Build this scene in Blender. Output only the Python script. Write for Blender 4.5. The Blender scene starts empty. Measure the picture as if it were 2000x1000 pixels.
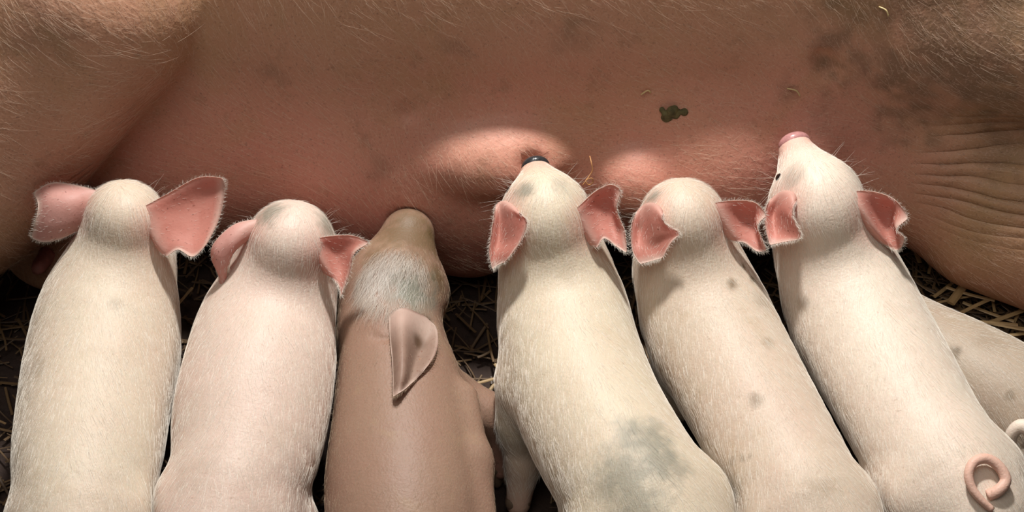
import bpy, math, random
import numpy as np
from mathutils import Vector

random.seed(7)
rng = np.random.default_rng(11)
sc = bpy.context.scene
COL = sc.collection

# ------------------------------------------------------------------ camera
PITCH = math.radians(50.0)
DIST = 1.7
F_PX = 2000 * DIST / 1.0                      # 1 m across the frame at the target
TARGET = np.array([0.0, 0.0, 0.18])
FWD = np.array([0.0, math.cos(PITCH), -math.sin(PITCH)])
UP = np.array([0.0, math.sin(PITCH), math.cos(PITCH)])
RIGHT = np.array([1.0, 0.0, 0.0])
CAM = TARGET - FWD * DIST
cam_data = bpy.data.cameras.new('camera')
cam_data.sensor_width = 36.0
cam_data.lens = 36.0 * DIST
cam = bpy.data.objects.new('camera', cam_data)
cam.location = CAM
cam.rotation_euler = (math.pi / 2 - PITCH, 0, 0)
COL.objects.link(cam)
sc.camera = cam

# ------------------------------------------------------------------ world, lamp, exposure
world = bpy.data.worlds.new('barn_air')
sc.world = world
world.use_nodes = True
bg = world.node_tree.nodes['Background']
bg.inputs[0].default_value = (1.0, 0.88, 0.76, 1)
bg.inputs[1].default_value = 0.07

def area_lamp(name, loc, aim, size, watts, colour):
    l = bpy.data.lights.new(name, 'AREA')
    l.shape = 'DISK'
    l.size = size
    l.energy = watts
    l.color = colour
    o = bpy.data.objects.new(name, l)
    o.location = loc
    d = Vector(aim) - Vector(loc)
    o.rotation_euler = d.to_track_quat('-Z', 'Y').to_euler()
    COL.objects.link(o)
    return o

area_lamp('heat_lamp', (0.02, 0.58, 1.70), (0.0, -0.05, 0.2), 0.14, 42, (1.0, 0.97, 0.93))
area_lamp('soft_fill', (-0.35, -0.7, 2.9), (0.0, 0.1, 0.2), 1.8, 25, (1.0, 0.94, 0.87))  # added broad soft fill lamp, no window modelled behind it

sc.view_settings.view_transform = 'Standard'
sc.view_settings.look = 'None'
sc.view_settings.gamma = 1.0
sc.view_settings.use_curve_mapping = False
sc.view_settings.exposure = 0.0
sc.cycles.use_denoising = True

# ------------------------------------------------------------------ lens helpers (real distances come from a height or a depth)
def ray(px, py):
    return RIGHT * ((px - 1000) / F_PX) + UP * ((500 - py) / F_PX) + FWD

def at_z(px, py, z):
    d = ray(px, py)
    return CAM + d * ((z - CAM[2]) / d[2])

def at_y(px, py, y):
    d = ray(px, py)
    return CAM + d * ((y - CAM[1]) / d[1])

def at_depth(px, py, depth):
    return CAM + ray(px, py) * depth

def depth_of(p):
    return float(np.dot(np.asarray(p) - CAM, FWD))

def metres(rpx, p):
    return rpx * depth_of(p) / F_PX

def unit(v):
    v = np.asarray(v, float)
    return v / (np.linalg.norm(v) + 1e-12)

# ------------------------------------------------------------------ implicit bodies
class Body:
    def __init__(self):
        self.ops = []
    def cap(self, a, b, ra, rb, k=0.02):
        self.ops.append(('cap', np.asarray(a, np.float32), np.asarray(b, np.float32), ra, rb, k))
    def ball(self, c, r, k=0.02):
        self.cap(c, np.asarray(c) + np.array([0, 0, 1e-4]), r, r, k)
    def ell(self, c, radii, k=0.02, axes=None):
        ax = np.eye(3) if axes is None else np.array([unit(a) for a in axes])
        self.ops.append(('ell', np.asarray(c, np.float32), ax.astype(np.float32), np.asarray(radii, np.float32), k))
    def cut(self, a, b, ra, rb, k=0.006):
        self.ops.append(('cut', np.asarray(a, np.float32), np.asarray(b, np.float32), ra, rb, k))
    @staticmethod
    def _cap(P, a, b, ra, rb):
        ba = b - a
        pa = P - a
        h = np.clip(pa @ ba / max(float(ba @ ba), 1e-12), 0, 1)
        d = pa - h[:, None] * ba
        return np.sqrt(np.einsum('ij,ij->i', d, d)) - (ra + (rb - ra) * h)
    def raw(self, P):
        P = np.asarray(P, np.float32)
        D = np.full(len(P), 1e3, np.float32)
        for op in self.ops:
            if op[0] in ('cap', 'cut'):
                d = self._cap(P, *op[1:5])
            else:
                q = (P - op[1]) @ op[2].T
                k0 = np.linalg.norm(q / op[3], axis=1)
                k1 = np.linalg.norm(q / (op[3] ** 2), axis=1) + 1e-9
                d = k0 * (k0 - 1.0) / k1
            k = op[-1]
            if op[0] == 'cut':
                d = -d
                h = np.maximum(k - np.abs(D - d), 0) / k
                D = np.maximum(D, d) + h * h * k * 0.25
            else:
                h = np.maximum(k - np.abs(D - d), 0) / k
                D = np.minimum(D, d) - h * h * k * 0.25
        return D
    def bounds(self):
        lo, hi = np.full(3, 1e3), np.full(3, -1e3)
        for op in self.ops:
            if op[0] == 'cap':
                for p, r in ((op[1], op[3]), (op[2], op[4])):
                    lo = np.minimum(lo, p - r); hi = np.maximum(hi, p + r)
            elif op[0] == 'ell':
                R = float(max(op[3]))
                lo = np.minimum(lo, op[1] - R); hi = np.maximum(hi, op[1] + R)
        return lo, hi

def surface(fn, lo, hi, h):
    """Surface nets over the zero level of fn, then pulled onto it."""
    lo = np.asarray(lo) - 2.5 * h
    n = np.ceil((np.asarray(hi) + 2.5 * h - lo) / h).astype(int) + 1
    xs = [lo[i] + h * np.arange(n[i]) for i in range(3)]
    F = np.empty(n, np.float32)
    for i in range(n[0]):                      # slab by slab keeps memory small
        Y, Z = np.meshgrid(xs[1], xs[2], indexing='ij')
        P = np.stack([np.full(Y.size, xs[0][i]), Y.ravel(), Z.ravel()], 1)
        F[i] = fn(P).reshape(n[1], n[2])
    S = F < 0
    c = np.zeros(tuple(n - 1), np.int8)
    for dx in (0, 1):
        for dy in (0, 1):
            for dz in (0, 1):
                c += S[dx:n[0] - 1 + dx, dy:n[1] - 1 + dy, dz:n[2] - 1 + dz]
    act = np.argwhere((c > 0) & (c < 8))
    idx = np.full(tuple(n - 1), -1, np.int64)
    idx[act[:, 0], act[:, 1], act[:, 2]] = np.arange(len(act))
    acc = np.zeros((len(act), 3)); cnt = np.zeros(len(act))
    corners = [(0, 0, 0), (1, 0, 0), (0, 1, 0), (1, 1, 0), (0, 0, 1), (1, 0, 1), (0, 1, 1), (1, 1, 1)]
    for a in range(8):
        for bit in (1, 2, 4):
            if a & bit: continue
            b = a | bit
            A = act + np.array(corners[a]); B = act + np.array(corners[b])
            fa = F[A[:, 0], A[:, 1], A[:, 2]]; fb = F[B[:, 0], B[:, 1], B[:, 2]]
            m = (fa < 0) != (fb < 0)
            t = np.where(m, fa / np.where(m, fa - fb, 1), 0)
            acc += np.where(m[:, None], A + t[:, None] * (B - A), 0)
            cnt += m
    V = lo + h * acc / cnt[:, None]
    quads = []
    for ax in range(3):
        o1, o2 = [(1, 2), (2, 0), (0, 1)][ax]
        sl0 = [slice(None)] * 3; sl1 = [slice(None)] * 3
        sl0[ax] = slice(0, n[ax] - 1); sl1[ax] = slice(1, n[ax])
        e = S[tuple(sl0)] != S[tuple(sl1)]
        E = np.argwhere(e)
        E = E[(E[:, o1] > 0) & (E[:, o2] > 0) & (E[:, o1] < n[o1] - 1) & (E[:, o2] < n[o2] - 1)]
        d1 = np.zeros(3, int); d1[o1] = 1
        d2 = np.zeros(3, int); d2[o2] = 1
        q = [E - d1 - d2, E - d2, E, E - d1]
        q = np.stack([idx[v[:, 0], v[:, 1], v[:, 2]] for v in q], 1)
        inside = S[E[:, 0], E[:, 1], E[:, 2]]
        q[~inside] = q[~inside][:, ::-1]
        quads.append(q)
    Q = np.concatenate(quads)
    Q = Q[(Q >= 0).all(1)]
    N = None
    for it in range(3):
        f = fn(V)
        e = h * 0.3
        G = np.stack([fn(V + np.eye(3)[i] * e) - fn(V - np.eye(3)[i] * e) for i in range(3)], 1) / (2 * e)
        g2 = np.einsum('ij,ij->i', G, G) + 1e-6
        if it < 2:
            step = -(f / g2)[:, None] * G
            L = np.linalg.norm(step, axis=1, keepdims=True)
            V = V + step * np.minimum(1, 0.6 * h / (L + 1e-9))
        N = G / np.sqrt(g2)[:, None]
    return V, Q, N

def relax(V, Q, n):
    """A few shrink-free smoothing passes over a quad mesh."""
    a = np.concatenate([Q[:, k] for k in range(4)]); b = np.concatenate([Q[:, (k + 1) % 4] for k in range(4)])
    deg = np.bincount(a, minlength=len(V)) + np.bincount(b, minlength=len(V))
    for it in range(2 * n):
        S = np.stack([np.bincount(a, V[b, c], len(V)) + np.bincount(b, V[a, c], len(V)) for c in range(3)], 1)
        V = V + (.55 if it % 2 == 0 else -.50) * (S / deg[:, None] - V)
    return V

def mesh_object(name, V, F, material, parent=None, smooth=True):
    me = bpy.data.meshes.new(name)
    if isinstance(F, np.ndarray):
        me.vertices.add(len(V)); me.vertices.foreach_set('co', np.asarray(V, np.float32).ravel())
        k = F.shape[1]
        me.loops.add(F.size); me.loops.foreach_set('vertex_index', F.astype(np.int32).ravel())
        me.polygons.add(len(F))
        me.polygons.foreach_set('loop_start', np.arange(0, F.size, k, dtype=np.int32))
        me.update(calc_edges=True); me.validate()
    else:
        me.from_pydata([tuple(v) for v in V], [], F); me.update()
    if smooth:
        me.polygons.foreach_set('use_smooth', np.ones(len(me.polygons), bool))
    if material: me.materials.append(material)
    o = bpy.data.objects.new(name, me)
    COL.objects.link(o)
    if parent is not None:
        o.parent = parent
    return o

def attr(o, name, vals):
    a = o.data.attributes.new(name, 'FLOAT', 'POINT')
    a.data.foreach_set('value', np.asarray(vals, np.float32))

def tag(o, label=None, category=None, group=None, kind=None):
    for k, v in (('label', label), ('category', category), ('group', group), ('kind', kind)):
        if v: o[k] = v
    return o

# smooth value noise for pigment edges and hair flow
_perm = rng.random((32, 32, 32)).astype(np.float32)
def noise(P, scale):
    q = np.asarray(P) * scale
    i = np.floor(q).astype(int); f = q - i; f = f * f * (3 - 2 * f)
    out = 0
    for dx in (0, 1):
        for dy in (0, 1):
            for dz in (0, 1):
                w = (f[:, 0] if dx else 1 - f[:, 0]) * (f[:, 1] if dy else 1 - f[:, 1]) * (f[:, 2] if dz else 1 - f[:, 2])
                out = out + w * _perm[(i[:, 0] + dx) % 32, (i[:, 1] + dy) % 32, (i[:, 2] + dz) % 32]
    return out

# ------------------------------------------------------------------ materials
class Nodes:
    def __init__(self, name):
        self.m = bpy.data.materials.new(name); self.m.use_nodes = True
        self.t = self.m.node_tree; self.t.nodes.clear()
        self.out = self.t.nodes.new('ShaderNodeOutputMaterial')
    def n(self, typ, **kw):
        x = self.t.nodes.new(typ)
        for k, v in kw.items(): setattr(x, k, v)
        return x
    def link(self, a, b): self.t.links.new(a, b)
    def val(self, sock, v):
        if hasattr(v, 'links') or isinstance(v, bpy.types.NodeSocket): self.link(v, sock)
        else: sock.default_value = v
    def mix(self, fac, a, b, mode='MIX'):
        x = self.n('ShaderNodeMix', data_type='RGBA', blend_type=mode)
        self.val(x.inputs[0], fac); self.val(x.inputs[6], a); self.val(x.inputs[7], b)
        return x.outputs[2]
    def math(self, op, a, b=0.0, clamp=False):
        x = self.n('ShaderNodeMath', operation=op, use_clamp=clamp)
        self.val(x.inputs[0], a); self.val(x.inputs[1], b)
        return x.outputs[0]
    def noise(self, scale, detail=3, rough=0.55, dist=0.0, coord='Object'):
        x = self.n('ShaderNodeTexNoise')
        x.inputs['Scale'].default_value = scale; x.inputs['Detail'].default_value = detail
        x.inputs['Roughness'].default_value = rough; x.inputs['Distortion'].default_value = dist
        self.link(self.n('ShaderNodeTexCoord').outputs[coord], x.inputs['Vector'])
        return x.outputs['Fac']
    def ramp(self, fac, lo, hi):
        x = self.n('ShaderNodeMapRange')
        self.link(fac, x.inputs[0]); x.inputs[1].default_value = lo; x.inputs[2].default_value = hi
        return x.outputs[0]
    def attribute(self, name):
        return self.n('ShaderNodeAttribute', attribute_name=name).outputs['Fac']
    def bump(self, h, strength, dist):
        x = self.n('ShaderNodeBump')
        x.inputs['Strength'].default_value = strength; x.inputs['Distance'].default_value = dist
        self.link(h, x.inputs['Height'])
        return x.outputs[0]
    def principled(self, col, rough=0.55, normal=None, sss=0.0, radius=(1, .35, .2), scale=0.01, spec=0.4):
        p = self.n('ShaderNodeBsdfPrincipled')
        self.val(p.inputs['Base Color'], col); self.val(p.inputs['Roughness'], rough)
        p.inputs['Specular IOR Level'].default_value = spec
        if sss:
            p.inputs['Subsurface Weight'].default_value = sss
            p.inputs['Subsurface Radius'].default_value = radius
            p.inputs['Subsurface Scale'].default_value = scale
        if normal: self.link(normal, p.inputs['Normal'])
        return p
    def finish(self, shader):
        self.link(shader.outputs[0], self.out.inputs['Surface'])
        return self.m

def rgba(r, g, b): return (r, g, b, 1.0)

def skin_material(name, cream, pink, dirt_amount=0.5):
    N = Nodes(name)
    blot = N.ramp(N.noise(14, 4), 0.35, 0.7)
    c = N.mix(N.math('MULTIPLY', blot, 0.35), cream, pink)
    c = N.mix(N.attribute('pink'), c, rgba(0.62, 0.30, 0.24))
    patch = N.ramp(N.noise(22, 4, 0.6, 0.6), 0.56, 0.76)
    c = N.mix(N.math('MULTIPLY', patch, dirt_amount), c, rgba(0.36, 0.26, 0.14))
    c = N.mix(N.attribute('dirt'), c, rgba(0.12, 0.078, 0.034))
    c = N.mix(N.attribute('spot'), c, rgba(0.19, 0.185, 0.145))
    speck = N.ramp(N.noise(260, 2), 0.66, 0.74)
    c = N.mix(N.math('MULTIPLY', speck, 0.35), c, rgba(0.30, 0.18, 0.11))
    nb = N.bump(N.math('ADD', N.noise(420, 2), N.math('MULTIPLY', N.noise(60, 3), 1.5)), 0.35, 0.0012)
    return N.finish(N.principled(c, 0.55, nb, 0.18, scale=0.006))

def fur_material(name, col, grey):
    N = Nodes(name)
    c = N.mix(N.attribute('spot'), col, grey)
    v = N.attribute('tone')
    c = N.mix(N.math('MULTIPLY', v, 0.4), c, rgba(0.50, 0.38, 0.25))
    p = N.principled(c, 0.45, spec=0.3)
    return N.finish(p)

def ear_material(name, col, deep):
    N = Nodes(name)
    vein = N.ramp(N.noise(45, 4, 0.6, 1.2), 0.5, 0.75)
    c = N.mix(N.math('MULTIPLY', vein, 0.5), col, deep)
    speck = N.ramp(N.noise(300, 1), 0.68, 0.75)
    c = N.mix(N.math('MULTIPLY', speck, 0.5), c, rgba(0.25, 0.08, 0.05))
    c = N.mix(N.attribute('rim'), c, rgba(0.80, 0.66, 0.56))
    c = N.mix(N.attribute('dirt'), c, rgba(0.16, 0.09, 0.05))  # on ears this mask holds painted shade of the hollow
    nb = N.bump(N.noise(300, 2), 0.3, 0.0008)
    p = N.principled(c, 0.5, nb)
    tr = N.n('ShaderNodeBsdfTranslucent')
    N.link(N.mix(1.0, c, rgba(1.0, 0.36, 0.22), 'MULTIPLY'), tr.inputs[0])
    mx = N.n('ShaderNodeMixShader'); mx.inputs[0].default_value = 0.45
    N.link(p.outputs[0], mx.inputs[1]); N.link(tr.outputs[0], mx.inputs[2])
    return N.finish(mx)

def plain(name, col, rough=0.5, scale=80, dark=0.6, spec=0.5, bump=0.0006):
    N = Nodes(name)
    c = N.mix(N.ramp(N.noise(scale, 3), 0.35, 0.7), col, tuple(x * dark for x in col[:3]) + (1,))
    return N.finish(N.principled(c, rough, N.bump(N.noise(scale * 3, 2), 0.4, bump), spec=spec))

M_EAR = ear_material('pink_ear_skin', rgba(0.72, 0.34, 0.27), rgba(0.60, 0.22, 0.16))
M_EAR_PALE = ear_material('pale_pink_ear_skin', rgba(0.76, 0.46, 0.40), rgba(0.62, 0.34, 0.27))
M_EAR_SHADE_TONED = ear_material('shade_toned_ear_skin', rgba(0.44, 0.31, 0.24), rgba(0.34, 0.21, 0.16))  # ear toned to match the shade painted into the third piglet's coat
M_NOSE_DARK = plain('wet_black_nose', rgba(0.032, 0.033, 0.036), 0.22, 200, 0.6)
M_NOSE_PINK = plain('wet_pink_nose', rgba(0.50, 0.24, 0.23), 0.28, 200, 0.7)
M_EYE = plain('dark_eye', rgba(0.02, 0.012, 0.01), 0.08, 100, 0.8)
M_HOOF = plain('horn_hoof', rgba(0.22, 0.15, 0.10), 0.5, 60)
M_TAIL = skin_material('pink_tail_skin', rgba(0.66, 0.43, 0.34), rgba(0.60, 0.34, 0.27), 0.1)
M_TAIL_WHITE = skin_material('white_tail_skin', rgba(0.74, 0.66, 0.56), rgba(0.66, 0.50, 0.42), 0.1)

# ------------------------------------------------------------------ small builders
def catmull(P, n):
    """Catmull-Rom through the rows of P along axis 0, n samples per span."""
    P = np.asarray(P, float)
    Q = np.concatenate([[2 * P[0] - P[1]], P, [2 * P[-1] - P[-2]]])
    out = []
    for i in range(len(P) - 1):
        p0, p1, p2, p3 = Q[i:i + 4]
        for t in np.arange(n) / n:
            out.append(0.5 * (2 * p1 + (p2 - p0) * t + (2 * p0 - 5 * p1 + 4 * p2 - p3) * t * t + (3 * p1 - p0 - 3 * p2 + p3) * t ** 3))
    out.append(P[-1])
    return np.array(out)

def tube(path, radii, sides=12):
    path = np.asarray(path, float); n = len(path)
    T = np.gradient(path, axis=0); T /= np.linalg.norm(T, axis=1, keepdims=True) + 1e-12
    u = unit(np.cross(T[0], [0.31, 0.52, 0.79]))
    V, F = [], []
    for i in range(n):
        u = unit(u - T[i] * np.dot(u, T[i])); w = np.cross(T[i], u)
        for k in range(sides):
            a = 2 * math.pi * k / sides
            V.append(path[i] + radii[i] * (math.cos(a) * u + math.sin(a) * w))
    for i in range(n - 1):
        for k in range(sides):
            k2 = (k + 1) % sides
            F.append((i * sides + k, i * sides + k2, (i + 1) * sides + k2, (i + 1) * sides + k))
    F.append(tuple(range(sides))[::-1]); F.append(tuple(range((n - 1) * sides, n * sides)))
    return V, F

def ear_sheet(net, lifts, depth0, thick=0.0022, body=None, mode=None, hc=None):
    """A curved closed sheet through a net of points; lifts are pixels towards the lens from the head's centre."""
    rows = []
    if hc is not None and mode != 'skin':          # the root sinks into the side of the head
        net = [[(x + (hc[0] - x) * .16, y + (hc[1] - y) * .10) for x, y in net[0]]] + list(net)
        lifts = [[l - 12 for l in lifts[0]]] + list(lifts)
    for ri, (r, lr) in enumerate(zip(net, lifts)):
        row = []
        for ci, ((x, y), l) in enumerate(zip(r, lr)):
            dep = depth0 - l * depth0 / F_PX
            if mode and not (ri == 0 and hc is not None and mode == 'over'):                                   # the ear lies over the head: measure from its skin
                d = ray(x, y); t = depth0 - .16
                for _ in range(60):
                    t += float(body((CAM + d * t)[None])[0]) * .85
                    if t > depth0 + .1: break
                if t < depth0 + .05:
                    if mode == 'skin': dep = t - l * depth0 / F_PX
                    else: dep = min(dep, t - (3 + 14 * ci / (len(r) - 1)) * depth0 / F_PX)
            row.append(at_depth(x, y, dep))
        rows.append(row)
    G = catmull(np.array(rows), 7)
    G = catmull(np.swapaxes(G, 0, 1), 7)
    G = np.swapaxes(G, 0, 1)
    nr, nc = G.shape[:2]
    for _ in range(2):                         # round the corners of the outline a little
        H = G.copy()
        H[1:-1, 0] = (G[:-2, 0] + 2 * G[1:-1, 0] + G[2:, 0]) / 4; H[1:-1, -1] = (G[:-2, -1] + 2 * G[1:-1, -1] + G[2:, -1]) / 4
        H[-1, 1:-1] = (G[-1, :-2] + 2 * G[-1, 1:-1] + G[-1, 2:]) / 4
        H[-1, 0] = (G[-2, 0] + G[-1, 1]) / 4 + G[-1, 0] / 2; H[-1, -1] = (G[-2, -1] + G[-1, -2]) / 4 + G[-1, -1] / 2
        G = H
    dU = np.gradient(G, axis=0); dV = np.gradient(G, axis=1)
    Nn = np.cross(dU, dV); Nn /= np.linalg.norm(Nn, axis=2, keepdims=True) + 1e-12
    uu = np.linspace(0, 1, nr)[:, None]; vv = np.linspace(0, 1, nc)[None, :]
    edge = np.minimum(np.minimum(vv, 1 - vv) * 2.0, (1 - uu))
    th = thick * (0.35 + 0.65 * np.clip(edge * 5, 0, 1)) * (1.35 - 0.5 * uu)
    A = G + Nn * th[..., None] / 2; B = G - Nn * th[..., None] / 2
    V = np.concatenate([A.reshape(-1, 3), B.reshape(-1, 3)])
    I = np.arange(nr * nc).reshape(nr, nc); J = I + nr * nc
    F = []
    for i in range(nr - 1):
        for j in range(nc - 1):
            F.append((I[i, j], I[i + 1, j], I[i + 1, j + 1], I[i, j + 1]))
            F.append((J[i, j], J[i, j + 1], J[i + 1, j + 1], J[i + 1, j]))
    loop = [(i, 0) for i in range(nr)] + [(nr - 1, j) for j in range(1, nc)] + [(i, nc - 1) for i in range(nr - 2, -1, -1)] + [(0, j) for j in range(nc - 2, 0, -1)]
    for a, b in zip(loop, loop[1:] + loop[:1]):
        F.append((I[a], I[b], J[b], J[a]))
    rim = np.clip(1 - edge * 9, 0, 1) * np.clip(uu * 3, 0, 1)
    rim = np.maximum(rim, np.clip(1.7 - uu * 4.4, 0, 1) * .7 * np.ones_like(rim))
    # rim hairs: root on the outline, pointing outward
    fringe = []
    ctr = G.reshape(-1, 3).mean(0)
    for (i, j) in loop:
        if i == 0: continue
        o = np.zeros(3)
        if j == 0: o -= unit(dV[i, j])
        if j == nc - 1: o += unit(dV[i, j])
        if i == nr - 1: o += unit(dU[i, j])
        fringe.append((G[i, j], unit(o) + 0.5 * unit(dU[i, j])))
    flat = (G.reshape(-1, 3), Nn.reshape(-1, 3), dU.reshape(-1, 3))
    return V, F, np.concatenate([rim.ravel(), rim.ravel()]), fringe, flat

def hair_object(name, roots, dirs, normals, lengths, radius, material, parent, spot=None, points=4, bend=0.12):
    n = len(roots)
    hc = bpy.data.hair_curves.new(name)
    hc.add_curves([points] * n)
    t = np.linspace(0, 1, points)[None, :, None]
    P = roots[:, None, :] + dirs[:, None, :] * lengths[:, None, None] * t - normals[:, None, :] * lengths[:, None, None] * bend * t * t
    hc.attributes['position'].data.foreach_set('vector', P.astype(np.float32).ravel())
    r = hc.attributes.get('radius') or hc.attributes.new('radius', 'FLOAT', 'POINT')
    rr = radius * (1 - 0.75 * np.linspace(0, 1, points))[None, :] * np.ones((n, 1))
    r.data.foreach_set('value', rr.astype(np.float32).ravel())
    for nm, v in (('spot', spot if spot is not None else np.zeros(n)), ('tone', rng.random(n))):
        a = hc.attributes.new(nm, 'FLOAT', 'CURVE'); a.data.foreach_set('value', np.asarray(v, np.float32))
    hc.materials.append(material)
    o = bpy.data.objects.new(name, hc)
    COL.objects.link(o)
    if parent is not None: o.parent = parent
    return o

def sample(V, Q, N, n):
    T = np.concatenate([Q[:, [0, 1, 2]], Q[:, [0, 2, 3]]])
    a, b, c = V[T[:, 0]], V[T[:, 1]], V[T[:, 2]]
    A = np.linalg.norm(np.cross(b - a, c - a), axis=1)
    i = rng.choice(len(T), n, p=A / A.sum())
    u, v = rng.random(n), rng.random(n)
    m = u + v > 1; u[m], v[m] = 1 - u[m], 1 - v[m]
    w = 1 - u - v
    P = a[i] * w[:, None] + b[i] * u[:, None] + c[i] * v[:, None]
    Nn = N[T[i, 0]] * w[:, None] + N[T[i, 1]] * u[:, None] + N[T[i, 2]] * v[:, None]
    return P, Nn / (np.linalg.norm(Nn, axis=1, keepdims=True) + 1e-9)

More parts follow.
